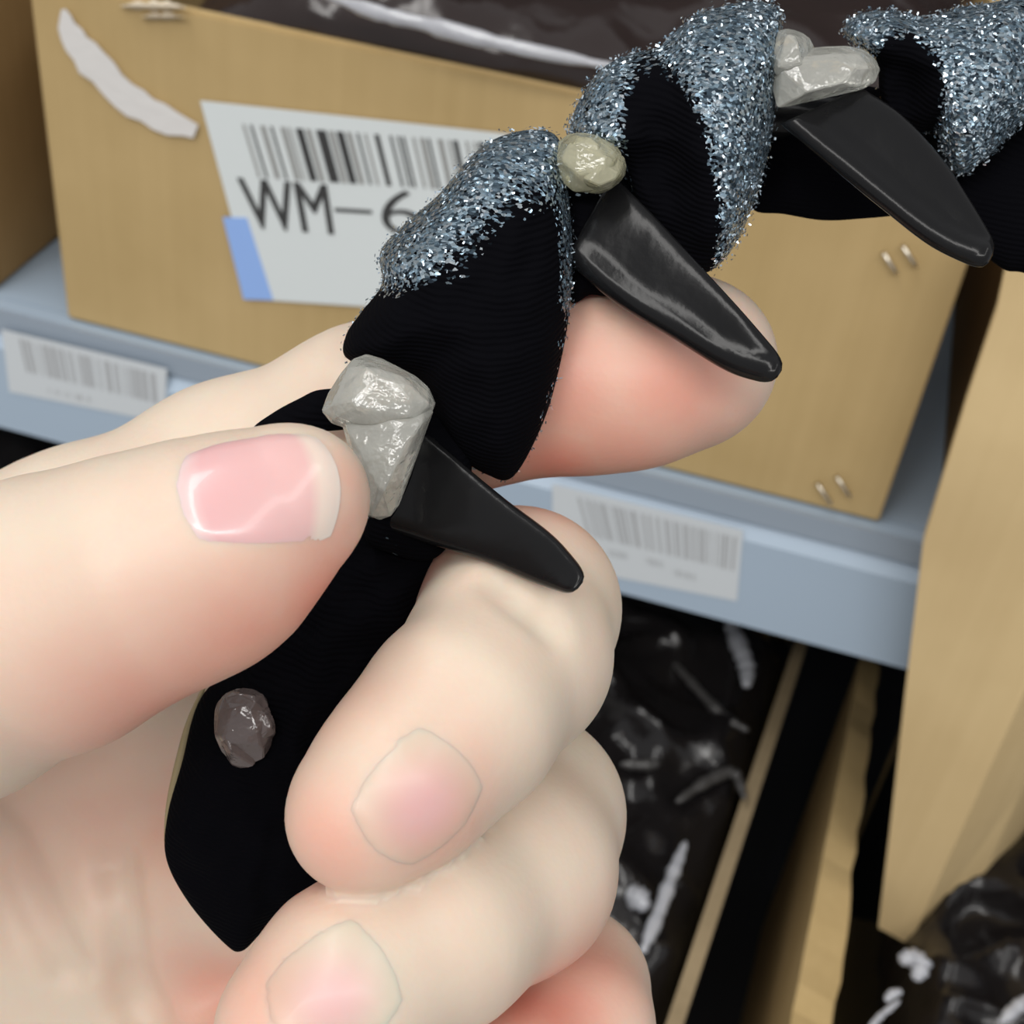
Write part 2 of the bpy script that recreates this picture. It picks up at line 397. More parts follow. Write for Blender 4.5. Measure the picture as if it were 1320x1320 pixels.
BW = [1, 2, 1, 3, 2, 2, 1, 3, 2, 1, 1, 2, 3, 1, 2, 2, 4, 1, 2, 1, 3, 1, 2, 2, 1, 2, 1, 3, 2, 4, 1, 2, 1, 1, 1, 3, 1, 2, 2, 1, 1, 3, 2, 2, 1, 1, 2, 3, 1, 2, 1, 1, 2, 2, 1, 1, 3, 1, 1]
GREYB = {0, 4, 8, 10, 14, 18, 22, 26, 36, 38, 42, 44, 48, 50, 54}
BQ = [(312, 160), (652, 186), (664, 250), (333, 229)]
bars('barcode', BQ, BW, pf(0.0002), INK, boxA, keep=lambda i: i not in GREYB)
bars('barcode', BQ, BW, pf(0.0002), INKGREY, boxA, keep=lambda i: i in GREYB)
lettering('lettering', 'WM', [(306, 229), (420, 238), (430, 303), (322, 294)], pf(0.0002), INK, boxA, -0.004, (-1.2, 0.0, 1.2))
quad_print('lettering', [(431, 268), (479, 271), (480, 276), (432, 273)], bA + 0.0002, INK, boxA)
lettering('lettering', '6', [(490, 243), (540, 247), (545, 305), (494, 300)], pf(0.0002), INK, boxA, -0.012, (-0.6, 0.6))
quad_print('blue_tab', [(287, 280), (318, 281), (352, 387), (314, 386)], bA + 0.0002, BLUE, boxA, thick=0.0002)
# torn strip of white tape
ctr = spline([(82, 12), (92, 45), (118, 80), (160, 122), (205, 150), (252, 170)], 16)
wdt = np.interp(np.linspace(0, 1, 16), [0, 0.15, 0.35, 0.6, 0.85, 1.0], [3, 13, 19, 21, 17, 9])
tg = np.gradient(ctr, axis=0); tg /= np.linalg.norm(tg, axis=1)[:, None]; nr = np.c_[-tg[:, 1], tg[:, 0]]
up_ = ctr + nr * wdt[:, None] * (0.8 + 0.3 * np.random.rand(16, 1)); lo_ = ctr - nr * wdt[:, None] * (0.8 + 0.3 * np.random.rand(16, 1))
V = [on_front(*p, 0.0006) for p in up_] + [on_front(*p, 0.0006) for p in lo_]
V += [on_front(*p, -0.0005) for p in up_] + [on_front(*p, -0.0005) for p in lo_]
F = []
for i in range(15):
    F += [(i, i + 1, 17 + i, 16 + i), (32 + i, 48 + i, 49 + i, 33 + i), (i, 32 + i, 33 + i, i + 1), (16 + i, 17 + i, 49 + i, 48 + i)]
F += [(0, 16, 48, 32), (15, 47, 63, 31)]
mesh_obj('tape_strip', V, F, TAPE, boxA)
# torn cardboard edges: the nick by the top edge and the scuff at the bottom edge
def scuff(name, x0, y0, x1, y1, h, mat, parent, nseg=14, seed=1):
    r = random.Random(seed); V = []; F = []
    for i in range(nseg + 1):
        t = i / nseg; x = x0 + (x1 - x0) * t; y = y0 + (y1 - y0) * t; hh = h * math.sin(math.pi * min(max(t, .04), .96)) * r.uniform(0.4, 1.0)
        V += [on_front(x, y - hh, 0.0002), on_front(x, y + hh * 0.5, 0.0002), on_front(x, y - hh * 0.2, 0.0022)]
    for i in range(nseg):
        k = 3 * i; F += [(k, k + 3, k + 5, k + 2), (k + 2, k + 5, k + 4, k + 1), (k, k + 1, k + 4, k + 3)]
    F += [(0, 2, 1), (3 * nseg, 3 * nseg + 1, 3 * nseg + 2)]
    return mesh_obj(name, V, F, mat, parent)
scuff('torn_edge', 118, 430, 276, 472, 6, FRAY, boxA, seed=2)
scuff('torn_edge', 155, 8, 240, 10, 13, FRAY, boxA, seed=3)
scuff('torn_edge', 182, 22, 238, 22, 7, FRAY, boxA, seed=5)
def staple_pair(x, y, sc, parent):
    for dx, dy in ((-13, 4), (12, -5)):
        P = [mmw for mmw in (on_front(x + dx - 9 * sc, y + dy - 14 * sc, 0.0), on_front(x + dx - 8 * sc, y + dy - 13 * sc, 0.0014), on_front(x + dx + 9 * sc, y + dy + 12 * sc, 0.0014), on_front(x + dx + 10 * sc, y + dy + 14 * sc, 0.0))]
        V, F = tube_geo(P, 0.0006, 8); mesh_obj('staple', V, F, STAPLE, parent, smooth=True)
staple_pair(1160, 335, 0.9, boxA); staple_pair(1075, 632, 0.9, boxA)

# the box beside it, set back, and the box past the gap with its hanging flap
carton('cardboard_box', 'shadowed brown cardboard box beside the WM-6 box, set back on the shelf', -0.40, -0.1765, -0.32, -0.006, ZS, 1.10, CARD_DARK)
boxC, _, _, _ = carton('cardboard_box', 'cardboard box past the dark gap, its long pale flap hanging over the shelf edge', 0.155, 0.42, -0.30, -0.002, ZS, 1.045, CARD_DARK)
b1 = 0.026
fl = [(1306, 300), (1285, 400), (1245, 520), (1190, 700), (1166, 900), (1146, 1080), (1132, 1196)]
left = [on_front(x, y, b1) for x, y in fl]
corner = on_front(1172, 1218, b1 + 0.001)
cr = on_front(1330, 872, b1)
top_r = S(0.262, b1, 1.049); 
V = left + [corner, cr, on_front(1500, 520, b1), top_r, S(0.148, b1, 1.049)]
flapL = plate('flap', V, -n_ * 0.004, CARD_PALE, boxC)
b2 = b1 - 0.05                                   # the folded corner bends back towards the shelf
V = [on_front(1172, 1218, b1 + 0.001), on_front(1222, 1229, b1 - 0.012), on_front(1240, 1212, b1 - 0.020), on_front(1330, 1076, b2), on_front(1500, 800, b2), on_front(1500, 520, b1), on_front(1330, 872, b1)]
V = np.array(V); cen = V.mean(0)
Fo = [(i, (i + 1) % 7, 7) for i in range(7)]
VV = np.vstack([V, [cen], V - n_ * 0.004, [cen - n_ * 0.004]])
Fo += [(8 + (i + 1) % 7, 8 + i, 15) for i in range(7)] + [(i, 8 + i, 8 + (i + 1) % 7, (i + 1) % 7) for i in range(7)]
mesh_obj('folded_corner', VV, Fo, CARD_PALE, boxC)
V, F = box_geo(0.148, 0.262, -0.006, b1, 1.045, 1.049); mesh_obj('flap_hinge', V, F, CARD_PALE, boxC)

# ------------------------------------------------------------------ crumpled plastic bags
def crumple_sheet(name, fn, nu, nv, mat, parent=None, amp=0.006, freq=22, seed=0.0, thick=None):
    """a closed lump of film: fn(u, v) -> world point and outward vector on the top half; the underside mirrors it"""
    V = []; F = []
    for j in range(nv + 1):
        for i in range(nu + 1):
            u = i / nu; v = j / nv; p, o = fn(u, v); p = Vector(p)
            q = p * freq + Vector((seed, seed * 0.7, -seed))
            r1 = 1 - abs(noise.noise(q)) * 2.0; r2 = 1 - abs(noise.noise(q * 2.3 + Vector((3, 1, 2)))) * 2
            h = amp * (0.7 * max(r1, 0) ** 2 + 0.45 * max(r2, 0) ** 2 + 0.4 * noise.noise(q * 0.6))
            V.append(np.array(p) + np.asarray(o) * h)
    id_ = lambda i, j: j * (nu + 1) + i
    for j in range(nv):
        for i in range(nu): F.append((id_(i, j), id_(i + 1, j), id_(i + 1, j + 1), id_(i, j + 1)))
    m = len(V); dn = np.array(thick if thick is not None else [0, 0, -0.01])
    rim = [id_(i, 0) for i in range(nu + 1)] + [id_(nu, j) for j in range(1, nv + 1)] + [id_(i, nv) for i in range(nu - 1, -1, -1)] + [id_(0, j) for j in range(nv - 1, 0, -1)]
    for k in rim: V.append(V[k] + dn)
    R = len(rim)
    for k in range(R): F.append((rim[k], m + k, m + (k + 1) % R, rim[(k + 1) % R]))
    F.append(tuple(m + k for k in range(R)))
    return mesh_obj(name, V, F, mat, parent, smooth=True)
def heap(a0, a1, b0, b1, zr, zc, pw=2.0, shear=0.0):
    def fn(u, v):
        a = a0 + (a1 + shear * v - a0) * u; b = b0 + (b1 - b0) * v
        e = (1 - abs(2 * u - 1) ** (2 * pw)) * (1 - abs(2 * v - 1) ** (2 * pw))
        return S(a, b, zr + (zc - zr) * max(e, 0) ** 0.6), np.array([0, 0, 1.0]) * max(e, 0) ** 0.3 + n_ * 0.3 * max(e, 0) ** 0.3
    return fn
def fold(name, pts, r, mat, parent):
    """a folded lip of film, its highlight put into the colour, flattened and tapered"""
    P = spline(pts, 28); R = np.array([r * (0.25 + 0.75 * math.sin(math.pi * min(1, max(0, i / 27))) ** 0.6) * (0.8 + 0.4 * random.random()) for i in range(28)])
    V, F = tube_geo(P, R, 8); return mesh_obj(name, V, F, mat, parent, smooth=True)
# filled bags standing in the WM-6 box and sagging over its front edge
bg = thing('plastic_bag', 'smoky dark plastic bag sagging over the top edge of the WM-6 box', 'bag', S(0.03, -0.15, ZS + 0.004))
def sag(u, v):
    a = -0.100 + 0.232 * u
    # v: from the back of the bag, over its top, down to the box's front edge
    ang = v * math.pi * 0.5
    edge = min(1, min(u, 1 - u) * 7) ** 0.5
    zt = ZT - 0.012 + (0.022 + 0.004 * math.sin(9 * u)) * math.cos(ang) ** 0.7 * edge + 0.010 * edge
    b = -0.15 + (0.142 + 0.004 * edge) * math.sin(ang) ** 0.8
    return S(a, b, zt), np.array([0, 0, 0.8]) + n_ * 0.25 * (1 - v)
crumple_sheet('bag_film', sag, 70, 44, BAG_BROWN, bg, amp=0.007, freq=20, seed=2.0, thick=[0, 0, -0.006])
V, F = box_geo(-0.09, 0.12, -0.14, -0.012, ZS + 0.004, ZT - 0.016); mesh_obj('bag_body', V, F, BAG, bg)
fold('film_fold', [on_level(x, y, ZT + 0.016) for x, y in ((400, -14), (450, 4), (500, 20), (545, 30), (620, 50), (700, 68), (800, 88))], 0.0022, FILM, bg)
bg2 = thing('plastic_bag', 'tall glossy black plastic bag heaped behind the sagging smoky bag', 'bag', S(0.03, -0.265, ZS + 0.004))
def tall(u, v):
    a = -0.13 + 0.26 * u; e = (1 - abs(2 * u - 1) ** 4)
    ang = v * math.pi
    return S(a, -0.27 + 0.035 * math.sin(ang), ZS + 0.02 + (0.02 + 0.17 * e ** 0.4) * (1 - v * 0.55)), n_ + np.array([0, 0, 0.4])
crumple_sheet('bag_film', tall, 60, 36, BAG, bg2, amp=0.016, freq=26, seed=5.0, thick=[0, 0, -0.015])

# ------------------------------------------------------------------ cartons on the lower shelf
ZR = 0.80
def slab_edge(name, p, q, width, z0, z1, mat, parent):
    """an upright cardboard wall whose top edge runs from p to q"""
    p = np.asarray(p); q = np.asarray(q); d = (q - p)[:2]; d /= np.linalg.norm(d); pr = np.array([-d[1], d[0], 0]) * width
    top = [p, q, q + pr, p + pr]
    V = [np.array([t[0], t[1], z1]) for t in top] + [np.array([t[0], t[1], z0]) for t in top]
    F = [(0, 1, 2, 3), (7, 6, 5, 4)] + [(i, 4 + i, 4 + (i + 1) % 4, (i + 1) % 4) for i in range(4)]
    return mesh_obj(name, V, F, mat, parent)
lowA = thing('open_carton', 'open carton on the lower shelf, under the hand, filled with dark bagged goods', 'box', S(-0.05, -0.05, ZL))
pA0 = on_level(1046, 815, ZR); pA1 = on_level(868, 1360, ZR)
slab_edge('side_panel', pA0, pA1, -0.0052, ZL, ZR, CARD_SHADED, lowA)
slab_edge('side_panel', S(-0.26, -0.12, ZR), S(-0.27, 0.115, ZR), 0.005, ZL, ZR, CARD, lowA)
box('front_panel', -0.268, 0.114, 0.116, 0.121, ZL, ZR - 0.02, CARD, lowA)
box('back_panel', -0.258, 0.13, -0.118, -0.113, ZL, ZR, CARD, lowA)
box('base', -0.262, 0.11, -0.110, 0.113, ZL, ZL + 0.005, CARD, lowA)
lowB = thing('open_carton', 'open carton on the lower shelf below the hanging flap, its torn edge bright', 'box', S(0.3, -0.05, ZL))
pB0 = on_level(1112, 840, ZR); pB1 = on_level(1010, 1365, ZR)
rng2 = random.Random(3)
Pt = [pB0 + (pB1 - pB0) * t for t in np.linspace(0, 1, 22)]
dB = (pB1 - pB0)[:2]; dB /= np.linalg.norm(dB); prB = np.array([-dB[1], dB[0], 0])
if prB @ s_ < 0: prB = -prB
V = []; F = []
for i, p in enumerate(Pt):
    z = ZR + rng2.uniform(-0.0012, 0.0012); wd = 0.0085 + 0.006 * i / 21 + rng2.uniform(-0.0008, 0.0008)
    V += [np.array([p[0], p[1], z]), np.array([*(p + prB * wd)[:2], z - 0.004]), np.array([*(p + prB * 0.005)[:2], ZL]), np.array([p[0], p[1], ZL])]
for i in range(21):
    k = 4 * i
    for e in range(4): F.append((k + e, k + (e + 1) % 4, k + 4 + (e + 1) % 4, k + 4 + e))
F += [(0, 1, 2, 3), (84, 85, 86, 87)]
mesh_obj('side_panel', V, F, CARD, lowB)
box('side_panel', 0.44, 0.445, -0.11, 0.114, ZL, ZR, CARD, lowB)
box('front_panel', 0.158, 0.445, 0.116, 0.121, ZL, ZR - 0.05, CARD, lowB)
box('back_panel', 0.19, 0.445, -0.118, -0.113, ZL, ZR, CARD, lowB)
box('base', 0.185, 0.438, -0.108, 0.113, ZL, ZL + 0.005, CARD, lowB)

bA_ = thing('plastic_bag', 'black film bag of goods in the carton under the hand, with highlights modelled as creases', 'bag', S(0.0, 0.0, ZL + 0.005))
crumple_sheet('bag_film', heap(-0.255, 0.133, -0.112, 0.112, ZR - 0.03, ZR - 0.002, 6.0, -0.021), 90, 80, BAG, bA_, amp=0.020, freq=16, seed=9.0, thick=[0, 0, -0.12])
def creases(parent, lst, z):
    for pts, r in lst: fold('film_crease_glint', [on_level(x, y, z) for x, y in pts], r, FILM, parent)  # highlights on the black film, put in as pale folded strips
FILM_DIM, _nt, _b = principled('dim_film_fold', (0.055, 0.052, 0.05), 0.3, coat=0.2)
creases(bA_, [([(938, 795), (950, 825), (962, 860), (962, 885)], 0.0038), ([(884, 1085), (866, 1130), (848, 1180), (828, 1228)], 0.0026), ([(808, 1150), (820, 1156), (834, 1172)], 0.0042)], ZR + 0.008)
for pts in ([(865, 850), (905, 895), (935, 925), (965, 942)], [(872, 1034), (910, 1008), (945, 996), (960, 1030)], [(800, 985), (830, 986), (850, 984)]):
    fold('film_crease_glint', [on_level(x, y, ZR + 0.006) for x, y in pts], 0.0022, FILM_DIM, bA_)
bB_ = thing('plastic_bag', 'glossy black film bag of goods in the carton below the hanging flap', 'bag', S(0.3, 0.0, ZL + 0.005))
crumple_sheet('bag_film', heap(0.190, 0.435, -0.108, 0.112, ZR - 0.035, ZR - 0.006, 5.0, -0.012), 80, 70, BAG, bB_, amp=0.024, freq=24, seed=14.0, thick=[0, 0, -0.11])
creases(bB_, [([(1160, 1238), (1175, 1235), (1188, 1245), (1180, 1262)], 0.0034), ([(1142, 1290), (1150, 1282), (1162, 1278)], 0.0016), ([(1118, 1330), (1135, 1310), (1160, 1290)], 0.0012), ([(1290, 1318), (1310, 1300), (1330, 1284)], 0.0022)], ZR + 0.012)

# ------------------------------------------------------------------ signed distance helpers (camera-frame millimetres)
def seg_d(p, a, b, ra, rb):
    ba = b - a; t = np.clip(((p - a) @ ba) / (ba @ ba), 0, 1)
    return np.linalg.norm(p - a - t[:, None] * ba, axis=1) - (ra + (rb - ra) * t)
def smin(a, b, k):
    h = np.maximum(k - np.abs(a - b), 0) / k
    return np.minimum(a, b) - h * h * k * 0.25
def smax(a, b, k): return -smin(-a, -b, k)
def surface_nets(fn, lo, hi, h, coarse=6):
    lo = np.asarray(lo, float); n = np.ceil((np.asarray(hi) - lo) / h / coarse).astype(int)
    # coarse pass
    g = [lo[i] + (np.arange(n[i]) + 0.5) * h * coarse for i in range(3)]
    C = np.stack(np.meshgrid(*g, indexing='ij'), -1).reshape(-1, 3)
    near = (np.abs(fn(C)) < h * coarse * 1.35).reshape(n)
    N = n * coarse + 1
    vals = np.full(N, 9.0, np.float32)
    cv = fn(C).reshape(n)
    big = np.repeat(np.repeat(np.repeat(cv, coarse, 0), coarse, 1), coarse, 2)
    vals[:-1, :-1, :-1] = big
    nb = np.zeros(N, bool); m = np.repeat(np.repeat(np.repeat(near, coarse, 0), coarse, 1), coarse, 2)
    for dx in (0, 1):
        for dy in (0, 1):
            for dz in (0, 1):
                nb[dx:N[0] - 1 + dx, dy:N[1] - 1 + dy, dz:N[2] - 1 + dz] |= m
    idx = np.argwhere(nb)
    for s in range(0, len(idx), 200000):
        q = idx[s:s + 200000]; vals[q[:, 0], q[:, 1], q[:, 2]] = fn(lo + q * h)
    ins = vals < 0
    c = [ins[dx:N[0] - 1 + dx, dy:N[1] - 1 + dy, dz:N[2] - 1 + dz] for dx in (0, 1) for dy in (0, 1) for dz in (0, 1)]
    cnt = sum(x.astype(np.int8) for x in c)
    act = (cnt > 0) & (cnt < 8)
    cells = np.argwhere(act); ids = -np.ones(act.shape, int); ids[act] = np.arange(len(cells))
    acc = np.zeros((len(cells), 3)); num = np.zeros(len(cells))
    cor = [(dx, dy, dz) for dx in (0, 1) for dy in (0, 1) for dz in (0, 1)]
    cvv = [vals[cells[:, 0] + d[0], cells[:, 1] + d[1], cells[:, 2] + d[2]].astype(float) for d in cor]
    for i in range(8):
        for j in range(i + 1, 8):
            if sum(abs(cor[i][k] - cor[j][k]) for k in range(3)) != 1: continue
            x = (cvv[i] < 0) != (cvv[j] < 0); t = np.where(x, cvv[i] / np.where(x, cvv[i] - cvv[j], 1), 0)
            p = np.array(cor[i]) + t[:, None] * (np.array(cor[j]) - np.array(cor[i]))
            acc += np.where(x[:, None], p, 0); num += x
    V = lo + (cells + acc / num[:, None]) * h
    F = []
    for ax in range(3):
        o1, o2 = [(1, 2), (2, 0), (0, 1)][ax]
        A = ins[tuple(slice(0, -1) if k == ax else slice(1, -1) for k in range(3))]
        Bv = ins[tuple(slice(1, None) if k == ax else slice(1, -1) for k in range(3))]
        e = np.argwhere(A != Bv); flip = A[tuple(e.T)]
        base = e.copy(); base[:, o1] += 1; base[:, o2] += 1
        def cid(d1, d2):
            q = base.copy(); q[:, o1] -= d1; q[:, o2] -= d2; return ids[q[:, 0], q[:, 1], q[:, 2]]
        quad = np.stack([cid(1, 1), cid(0, 1), cid(0, 0), cid(1, 0)], 1)
        quad[~flip] = quad[~flip][:, ::-1]; F.append(quad)
    F = np.vstack(F); F = F[(F >= 0).all(1)]
    for _ in range(2):                              # pull the vertices onto the surface
        d, G = grad(fn, V); m = np.linalg.norm(G, axis=1); V = V - (np.clip(d, -h * 0.5, h * 0.5) * np.clip(m * 3 - 2, 0, 1))[:, None] * G
    return V, F
def grad(fn, P, e=0.15):
    G = np.stack([fn(P + np.eye(3)[k] * e) - fn(P - np.eye(3)[k] * e) for k in range(3)], 1) / (2 * e)
    return fn(P), G

# ------------------------------------------------------------------ the hand
def J(x, y, d, rpx): return mm(x, y, d), rpx * d / FPX        # a joint: where it is seen, its depth, its radius as seen
THUMB = [J(-330, 1130, 150, 150), J(-60, 850, 124, 172), J(70, 790, 117, 168), J(195, 738, 114, 146), J(300, 692, 113, 122), J(382, 642, 113, 95)]
INDEX = [J(-420, 960, 176, 130), J(-60, 800, 166, 158), J(110, 730, 159, 146), J(300, 632, 152, 131), J(480, 548, 148, 122), J(620, 505, 147, 112), J(760, 488, 146, 113), J(845, 472, 146, 109), J(896, 466, 147, 105)]
MIDDLE = [J(-420, 1120, 182, 120), J(60, 960, 180, 130), J(330, 860, 170, 122), J(560, 765, 155, 118), J(668, 785, 141, 124), J(655, 845, 131, 126), J(590, 925, 122, 124), J(520, 1000, 117.5, 112), J(468, 1050, 116, 100)]
RING = [J(-400, 1280, 184, 120), J(90, 1170, 183, 125), J(350, 1120, 174, 120), J(580, 1060, 156, 116), J(672, 1050, 143, 126), J(655, 1120, 133, 132), J(560, 1195, 123, 126), J(450, 1265, 117, 118), J(382, 1325, 115, 105)]
PINKY = [J(-380, 1420, 186, 110), J(120, 1390, 184, 112), J(400, 1340, 174, 105), J(640, 1290, 156, 96), J(734, 1275, 146, 96), J(742, 1325, 139, 94), J(680, 1400, 132, 92), J(600, 1450, 128, 84)]
def chain(p, C, k):
    d = None
    for (a, ra), (b, rb) in zip(C[:-1], C[1:]):
        x = seg_d(p, a, b, ra, rb); d = x if d is None else smin(d, x, k)
    return d
WRIST = [J(-420, 1200, 182, 220), J(-900, 1500, 178, 250), J(-1500, 1850, 178, 290)]
PALM = [(J(-300, 1060, 182, 150), J(60, 1060, 184, 135)), (J(-350, 1250, 184, 160), J(90, 1240, 186, 130)), (J(-300, 1380, 186, 150), J(130, 1380, 187, 120))]
GROOVE = [[(60, 880), (82, 930), (80, 952), (60, 985), (0, 1020)], [(75, 938), (130, 936), (215, 915)], [(-20, 1060), (10, 1090), (45, 1170), (80, 1240)], [(150, 1130), (158, 1200), (165, 1260), (190, 1330)]]
GDEP = [117, 118, 171, 172]; GR = [1.0, 0.8, 1.6, 1.4]
def px_of(p):
    return np.c_[p[:, 0] / p[:, 2] * FPX + 660, p[:, 1] / p[:, 2] * FPX + 660]
def fingers(p):
    th = chain(p, THUMB, 4.0); ix = chain(p, INDEX, 4.0); mi = chain(p, MIDDLE, 3.0); ri = chain(p, RING, 3.0); pk = chain(p, PINKY, 3.0)
    # fuller pads
    a, r = J(820, 500, 143, 92); ix = smin(ix, np.linalg.norm(p - a, axis=1) - r, 3)
    a, r = J(270, 742, 116, 118); th = smin(th, np.linalg.norm(p - a, axis=1) - r, 3)
    return th, ix, mi, ri, pk
def hand(p):
    th, ix, mi, ri, pk = fingers(p)
    pal = None
    for (a, ra), (b, rb) in PALM:
        x = seg_d(p, a, b, ra, rb); pal = x if pal is None else smin(pal, x, 8.0)
    arm = chain(p, WRIST, 10.0); pal = smin(pal, arm, 14.0)
    kk = 0.3 + 8.0 * np.clip((-26.0 - p[:, 0]) / 14.0, 0, 1)        # fingers stay apart, the palm runs together
    f = smin(smin(smin(ix, mi, kk), ri, kk), pk, kk)
    d = smin(pal, f, 7.0)
    thb = smin(th, pal, 4.0)
    d = smin(d, thb, 1.2)
    # knuckle crease beside the tooth, palm lines
    return d
CREASES = [([mm(620, 735, 132), mm(665, 770, 127), mm(705, 800, 124)], 0.9)]
def carve(p, d):
    for pts, r in CREASES:
        for a, b in zip(pts[:-1], pts[1:]): d = smax(d, -seg_d(p, a, b, r, r), 1.2)
    return d
_h0 = hand
def trace_px(x, y, fn, z0=60.0):
    """where the line of sight through x, y meets the surface"""
    u = mm(x, y, 1.0); u = u / np.linalg.norm(u); t = z0
    for _ in range(90):
        d = float(fn((u * t)[None])[0]); t += d * 0.8
        if d < 0.02: break
    return u * t
LINES = []
for pts, r in (([(-30, 1050), (10, 1095), (45, 1170), (85, 1250)], 2.6), ([(148, 1120), (157, 1190), (166, 1260), (195, 1335)], 2.6),
               ([(640, 745), (672, 772), (706, 800)], 1.1)):
    q = [trace_px(x, y, _h0) for x, y in spline(pts, 11)]; q = [np.array([a[0], a[1], a[2] - r * 0.3]) for a in q]; LINES.append((q, r))
def hand2(p):
    d = _h0(p)
    for q, r in LINES:
        c = None
        for a, b in zip(q[:-1], q[1:]):
            x = seg_d(p, a, b, r, r); c = x if c is None else np.minimum(c, x)
        d = smax(d, -c, 2.6)
    return d
HV, HF = surface_nets(hand2, (-150, -32, 95), (42, 120, 215), 0.85)
inside = HV[:, 0] > -149
org = c2w(mm(-420, 1200, 182))
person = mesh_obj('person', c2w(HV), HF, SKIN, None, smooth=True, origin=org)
tag(person, 'bare pale left hand pinching the black glitter hair claw between thumb and fingers', 'person')
def flush_and_shade_of(V):  # skin's own redness, plus reddish shade painted along the thumb's underside
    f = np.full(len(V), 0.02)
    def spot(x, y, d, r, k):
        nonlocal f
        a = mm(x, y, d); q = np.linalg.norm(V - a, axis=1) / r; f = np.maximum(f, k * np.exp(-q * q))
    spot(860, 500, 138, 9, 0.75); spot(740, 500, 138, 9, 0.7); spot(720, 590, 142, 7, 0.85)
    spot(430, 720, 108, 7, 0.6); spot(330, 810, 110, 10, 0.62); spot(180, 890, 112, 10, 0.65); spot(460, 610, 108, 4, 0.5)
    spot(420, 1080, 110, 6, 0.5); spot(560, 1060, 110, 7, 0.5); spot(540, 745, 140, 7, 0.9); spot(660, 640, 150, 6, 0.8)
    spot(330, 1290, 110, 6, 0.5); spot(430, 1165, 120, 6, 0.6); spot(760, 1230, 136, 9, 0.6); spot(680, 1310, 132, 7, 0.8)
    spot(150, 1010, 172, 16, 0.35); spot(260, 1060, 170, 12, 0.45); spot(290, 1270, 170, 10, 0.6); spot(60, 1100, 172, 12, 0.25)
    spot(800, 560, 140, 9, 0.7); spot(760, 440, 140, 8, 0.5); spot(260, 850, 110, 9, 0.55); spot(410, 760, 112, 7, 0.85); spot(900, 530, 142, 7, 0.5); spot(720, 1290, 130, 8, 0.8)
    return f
attr(person, 'flush_and_shade', flush_and_shade_of(HV))

def nail(name, cx, cy, ax_px, dors, length, width, mat, lift=0.3, label=None, mix=0.65):
    """a nail plate laid on the finger: its middle is seen near cx, cy; ax_px is a second point towards the tip"""
    c = trace_px(cx, cy, _h0); ax = mm(ax_px[0], ax_px[1], c[2]) - c
    gn = grad(_h0, c[None], 1.0)[1][0]; n = np.array(dors, float) * (1 - mix) + gn / np.linalg.norm(gn) * mix; n /= np.linalg.norm(n)
    ax = ax - n * (ax @ n); ax /= np.linalg.norm(ax); t = np.cross(n, ax)
    nu, nv = 26, 22
    U, W = np.meshgrid(np.linspace(-1, 1, nu + 1), np.linspace(-1, 1, nv + 1)); U = U.ravel(); W = W.ravel()
    uu = U * np.sqrt(1 - 0.36 * W * W); vv = W * np.sqrt(1 - 0.36 * U * U)
    p0 = c + ax * (uu * length / 2)[:, None] + t * (vv * width / 2)[:, None] + n * 8
    st = np.zeros(len(U))
    for _ in range(50): st = np.minimum(st + _h0(p0 - n * st[:, None]) * 0.8, 13.5)
    e = np.maximum(np.abs(U), np.abs(W)); lf = lift * np.minimum(1, (1 - e) * 6) - 0.05
    lf += lift * 0.8 * np.clip((U - 0.75) / 0.25, 0, 1) if lift > 0.1 else 0
    if lift <= 0.1: lf = 0.07 - 0.11 * e ** 6
    V = p0 - n * (st - lf)[:, None]; m = len(V); V2 = V - n * 0.6
    F = []
    id_ = lambda i, j: j * (nu + 1) + i
    for j in range(nv):
        for i in range(nu):
            q = (id_(i, j), id_(i + 1, j), id_(i + 1, j + 1), id_(i, j + 1)); F.append(q); F.append(tuple(m + k for k in q[::-1]))
    rim = [id_(i, 0) for i in range(nu + 1)] + [id_(nu, j) for j in range(1, nv + 1)] + [id_(i, nv) for i in range(nu - 1, -1, -1)] + [id_(0, j) for j in range(nv - 1, 0, -1)]
    nr = len(rim)
    for k in range(nr): k2 = (k + 1) % nr; F.append((2 * m + k, m + rim[k], m + rim[k2], 2 * m + k2))     # the plate's own edge, kept crisp
    V2 = np.vstack([V2, V[rim]])
    o = mesh_obj(name, c2w(np.vstack([V, V2])), F, mat, person, smooth=True)
    al = (U + 1) / 2; attr(o, 'along', np.r_[al, al, al[rim]])
    ed = np.clip(np.hypot(uu, vv), 0, 1); attr(o, 'edge', np.r_[ed, ed, ed[rim]]); attr(o, 'flush_and_shade', flush_and_shade_of(np.vstack([V, V2])))
    if label: o['label'] = label
    return o
nail('thumbnail', 333, 620, (440, 592), (0.05, -0.55, -0.84), 12.6, 9.6, NAIL, 0.15, 'pink thumbnail with a pale free edge')
nail('fingernail', 545, 1040, (480, 1102), (0.45, 0.55, -0.72), 10.5, 9.2, SOFT_NAIL, 0.05)
nail('fingernail', 430, 1290, (350, 1345), (0.25, 0.5, -0.82), 10.5, 9.2, SOFT_NAIL, 0.05)

